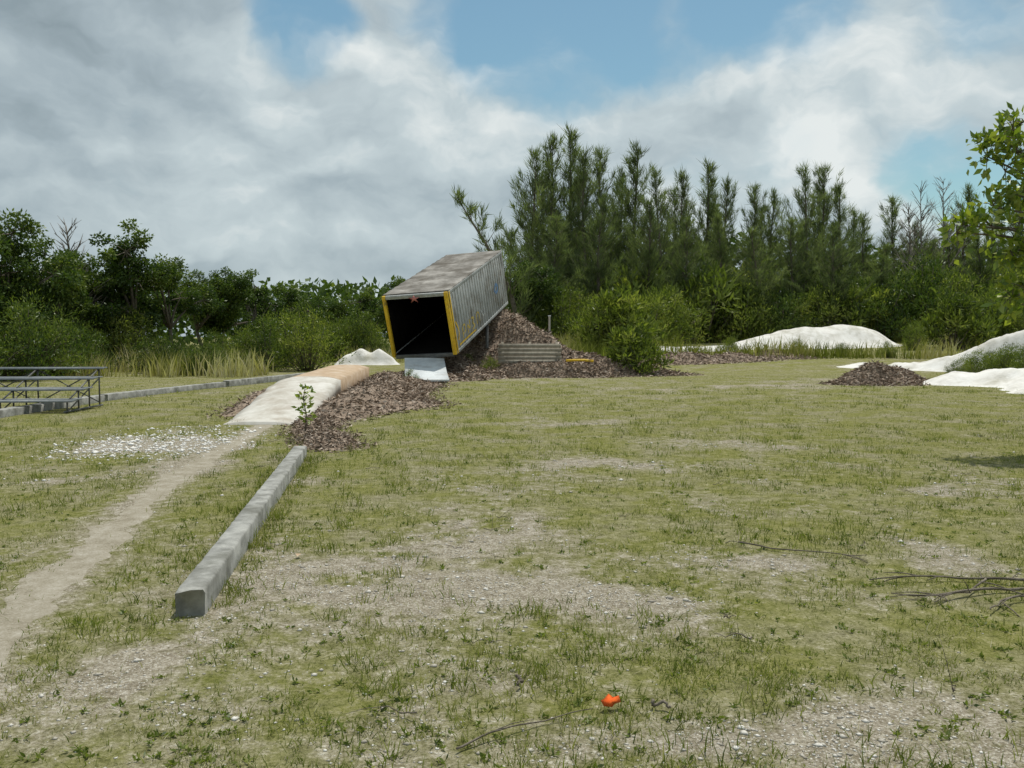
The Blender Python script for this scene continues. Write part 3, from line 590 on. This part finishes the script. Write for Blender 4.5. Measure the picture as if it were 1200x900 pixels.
# gravel
g=Geo(); n=32000; u=rg.random(n*4); y=(2.6**.4+u*(22**.4-2.6**.4))**2.5; x=rg.uniform(-1,1,n*4)*(.66*y+.5)
shl=np.exp(-(((x+5.3)/1.0)**2+((y-13)/1.5)**2))
pk=np.clip(bare(x,y)-.12,.012,1)**1.1*np.where(dpath(x,y)<.2,.3,1)*np.clip(1.8*vn(x,y,.2,66)-.3,0,1)+shl*1.0; k_=rg.random(n*4)<pk; x=x[k_][:n];y=y[k_][:n];n=len(x)
near=np.hypot((x+5.3)/1.2,(y-13)/1.6)<1.4
s=rg.gamma(1.4,.0022,n)+.0018; s*=1+y/14; s=np.where(near,s*1.8,s); oc=np.array([[1,0,0],[-1,0,0],[0,1,0],[0,-1,0],[0,0,1],[0,0,-1]],float)
V=oc[None]*s[:,None,None]*rg.uniform(.6,1.4,(n,6,1))*np.array([1,1,.5]); a_=rg.uniform(0,6.28,n); ca,sa=np.cos(a_)[:,None],np.sin(a_)[:,None]
V=np.stack([V[...,0]*ca-V[...,1]*sa,V[...,0]*sa+V[...,1]*ca,V[...,2]],-1)+np.stack([x,y,terr(x,y)+s*.1],1)[:,None,:]
of=np.array([[0,2,4],[2,1,4],[1,3,4],[3,0,4],[2,0,5],[1,2,5],[3,1,5],[0,3,5]])
rr_=rg.random(n); rr_=np.where(near,1.15,rr_)
g.add(V.reshape(-1,3),(np.arange(n)[:,None,None]*6+of).reshape(-1,3),np.repeat(rr_,6))
ob('gravel',g.mesh('gravel',M_stone),label='pale limestone gravel and shell bits on bare soil',cat='gravel',kind='stuff')

def stick(P,r0,r1,label,tw=0,seed=0):
    rg=np.random.default_rng(seed); P=np.array(P,float); n=14; t=np.linspace(0,len(P)-1,n); Q=np.stack([np.interp(t,np.arange(len(P)),P[:,k]) for k in range(2)],1)+np.cumsum(rg.normal(0,.006,(n,2)),0)
    z=terr(Q[:,0],Q[:,1])+r0+.01+.02*np.abs(np.sin(np.linspace(0,5,n)+seed)); g=Geo(); Q=np.c_[Q,z]
    tube(g,Q,np.linspace(r0,r1,n),6)
    for k in range(tw):
        i=rg.integers(3,n-2); d=Q[i+1]-Q[i]; d=unit(d+rg.normal(0,.6,3)*np.linalg.norm(d)*[1,1,.3]); L=rg.uniform(.1,.3); tube(g,[Q[i],Q[i]+d*L*.5+[0,0,.01],Q[i]+d*L],[r1*1.1,r1,r1*.5],5)
    ob('fallen_branch',g.mesh('fallen_branch',M_bark),label=label,cat='branch',group='fallen twigs on the lawn')
stick([(3.35,5.45),(2.9,5.55),(2.35,5.5)],.011,.004,'thin brown fallen branch lying on patchy grass',4,1)
stick([(3.4,5.3),(3.0,5.3),(2.6,5.15),(2.3,5.2)],.012,.004,'forked brown fallen branch lying on patchy grass',5,2)
stick([(3.3,5.2),(2.95,5.05),(2.75,4.85)],.009,.004,'thin brown fallen branch lying on patchy grass',3,3)
stick([(3.1,5.5),(2.85,5.2),(2.55,5.0)],.008,.003,'thin brown fallen branch lying on patchy grass',2,4)
stick([(1.75,6.5),(2.2,6.2),(2.6,6.15)],.007,.003,'long thin twig lying on bare gravelly soil',2,5)
stick([(-.22,3.2),(-.0,3.35),(.35,3.5)],.005,.002,'thin pale twig lying in the short grass',1,6)
stick([(.02,3.9),(.08,3.82)],.008,.006,'short dark stub of wood on the grass',0,7)
stick([(.62,3.62),(.72,3.55)],.008,.006,'short dark stub of wood on the grass',0,8)
for i in range(34):
    yy=rng.uniform(3.4,14); xx=rng.uniform(-.35,.6)*yy; a_=rng.uniform(0,3.14); l=rng.uniform(.05,.22)
    if abs(dpath(xx,yy))<.3: continue
    stick([(xx,yy),(xx+l*math.cos(a_),yy+l*math.sin(a_))],rng.uniform(.002,.005),.0015,'small brown twig lying in the grass',1,20+i)
g=Geo(); V=[[-.045,-.012,.004],[-.012,-.030,.0],[.006,-.02,.002],[.035,-.026,.006],[.048,.006,.012],[.022,.012,.008],[.012,.034,.014],[-.018,.022,.008],[-.04,.018,.01]]; K=9
V=[[0,0,.010]]+V+[[0,0,.007]]
g.add(V,[[0,1+i,1+(i+1)%K] for i in range(K)]+[[K+1,1+(i+1)%K,1+i] for i in range(K)])
o=ob('plastic_scrap',g.mesh('plastic_scrap',M_orange),label='torn flat bright orange plastic scrap on the grass',cat='litter'); o.location=(.425,3.60,float(terr(.43,3.60))+.035); o.rotation_euler=(0.28,-.12,.5)
g=Geo(); g.add([[0,-.03,0],[.022,0,.012],[0,.04,.004],[-.022,0,.015]],[[0,1,2,3]]); o=ob('dead_leaf',g.mesh('dead_leaf',M_deck),label='curled orange-brown dead leaf on the gravel',cat='leaf'); o.location=(-1.56,6.15,float(terr(-1.56,6.15))+.02)

# ---------- world ----------
w=bpy.data.worlds.new('World'); sc.world=w; w.use_nodes=True; t=w.node_tree; t.nodes.clear(); N=NT(t)
out=N.n('ShaderNodeOutputWorld'); bgS=N.n('ShaderNodeBackground'); sky=N.n('ShaderNodeTexSky',sky_type='NISHITA',sun_disc=False)
EL=70; AZ=22
sky.sun_elevation=math.radians(EL); sky.sun_rotation=math.radians(AZ); sky.air_density=1.2; sky.dust_density=.6; sky.ozone_density=1.2
t.links.new(N.mix(1.,sky.outputs[0],(.80,.98,.90),'MULTIPLY'),bgS.inputs[0]); bgS.inputs[1].default_value=.10
dirv=N.n('ShaderNodeTexCoord').outputs['Generated']
wn=N.n('ShaderNodeTexNoise',inp={'Vector':dirv,'Scale':8.,'Detail':4.,'Roughness':.6}).outputs['Color']
wv=N.n('ShaderNodeVectorMath',operation='SUBTRACT',inp={0:wn,1:(.5,.5,.5)}).outputs[0]
wv=N.n('ShaderNodeVectorMath',operation='SCALE',inp={0:wv,'Scale':.09}).outputs[0]
dw=N.n('ShaderNodeVectorMath',operation='ADD',inp={0:dirv,1:wv}).outputs[0]
dw=N.n('ShaderNodeVectorMath',operation='NORMALIZE',inp={0:dw}).outputs[0]
def wsum(L):
    s=None
    for px_,py_,r,a_ in L:
        v=Vector(((px_-600)/1000,1,(395-py_)/1000)).normalized()
        d=N.n('ShaderNodeVectorMath',operation='DOT_PRODUCT',inp={0:dw,1:tuple(v)}).outputs['Value']
        q=N.mr(d,math.cos(r/1000*1.25),1.,0,a_,True); s=q if s is None else N.math('ADD',s,q)
    return s
mp=N.n('ShaderNodeMapping',inp={'Vector':dw,'Scale':(1,1,1.8)}).outputs[0]
mp2=N.n('ShaderNodeMapping',inp={'Vector':dw,'Scale':(1,1,1.8),'Location':(.02,.0,.05)}).outputs[0]
c1=N.noise(mp,6.,7,.52); c2=N.noise(mp2,6.,7,.52)
cov=wsum([(365,30,60,-.5),(545,15,75,-.32),(650,50,105,-.42),(790,5,105,-.38),(920,0,90,-.35),(1085,215,60,-.40),(1190,220,55,-.38),(1170,10,60,-.2),(930,190,50,-.15)])
cov=N.math('ADD',N.math('ADD',c1,cov),.35)
cmask=N.mr(cov,.32,.78,0,1,True)
br=wsum([(450,95,150,.14),(600,120,110,.18),(1040,95,140,.26),(860,170,140,.15),(230,160,130,.14),(70,0,180,-.22),(1010,165,50,-.10),(980,240,120,.08)])
br=N.math('ADD',N.math('ADD',br,.54),N.math('MULTIPLY',N.math('SUBTRACT',c1,c2),1.45),clamp=True)
ccol=N.ramp(br,[(0,(.23,.29,.32)),(.4,(.38,.455,.495)),(.75,(.55,.63,.655)),(1,(.80,.84,.83))])
bgC=N.n('ShaderNodeBackground',inp={0:ccol,1:1.})
mx=N.n('ShaderNodeMixShader',inp={0:N.math('MULTIPLY',cmask,.96),1:bgS.outputs[0],2:bgC.outputs[0]})
t.links.new(mx.outputs[0],out.inputs[0])
az=math.radians(AZ); el=math.radians(EL); s=Vector((math.sin(az)*math.cos(el),math.cos(az)*math.cos(el),math.sin(el)))
ld=bpy.data.lights.new('sun','SUN'); ld.energy=3.6; ld.angle=math.radians(.6); ld.color=(1,.955,.87)
lo=bpy.data.objects.new('sun',ld); COL.objects.link(lo); lo.rotation_euler=s.to_track_quat('Z','Y').to_euler()
cd=bpy.data.cameras.new('camera'); cd.sensor_width=36; cd.lens=30; cd.clip_start=.05; cd.clip_end=6000
co=bpy.data.objects.new('camera',cd); COL.objects.link(co); co.location=(0,0,1.6); co.rotation_euler=(math.radians(90-3.15),0,0)
sc.camera=co
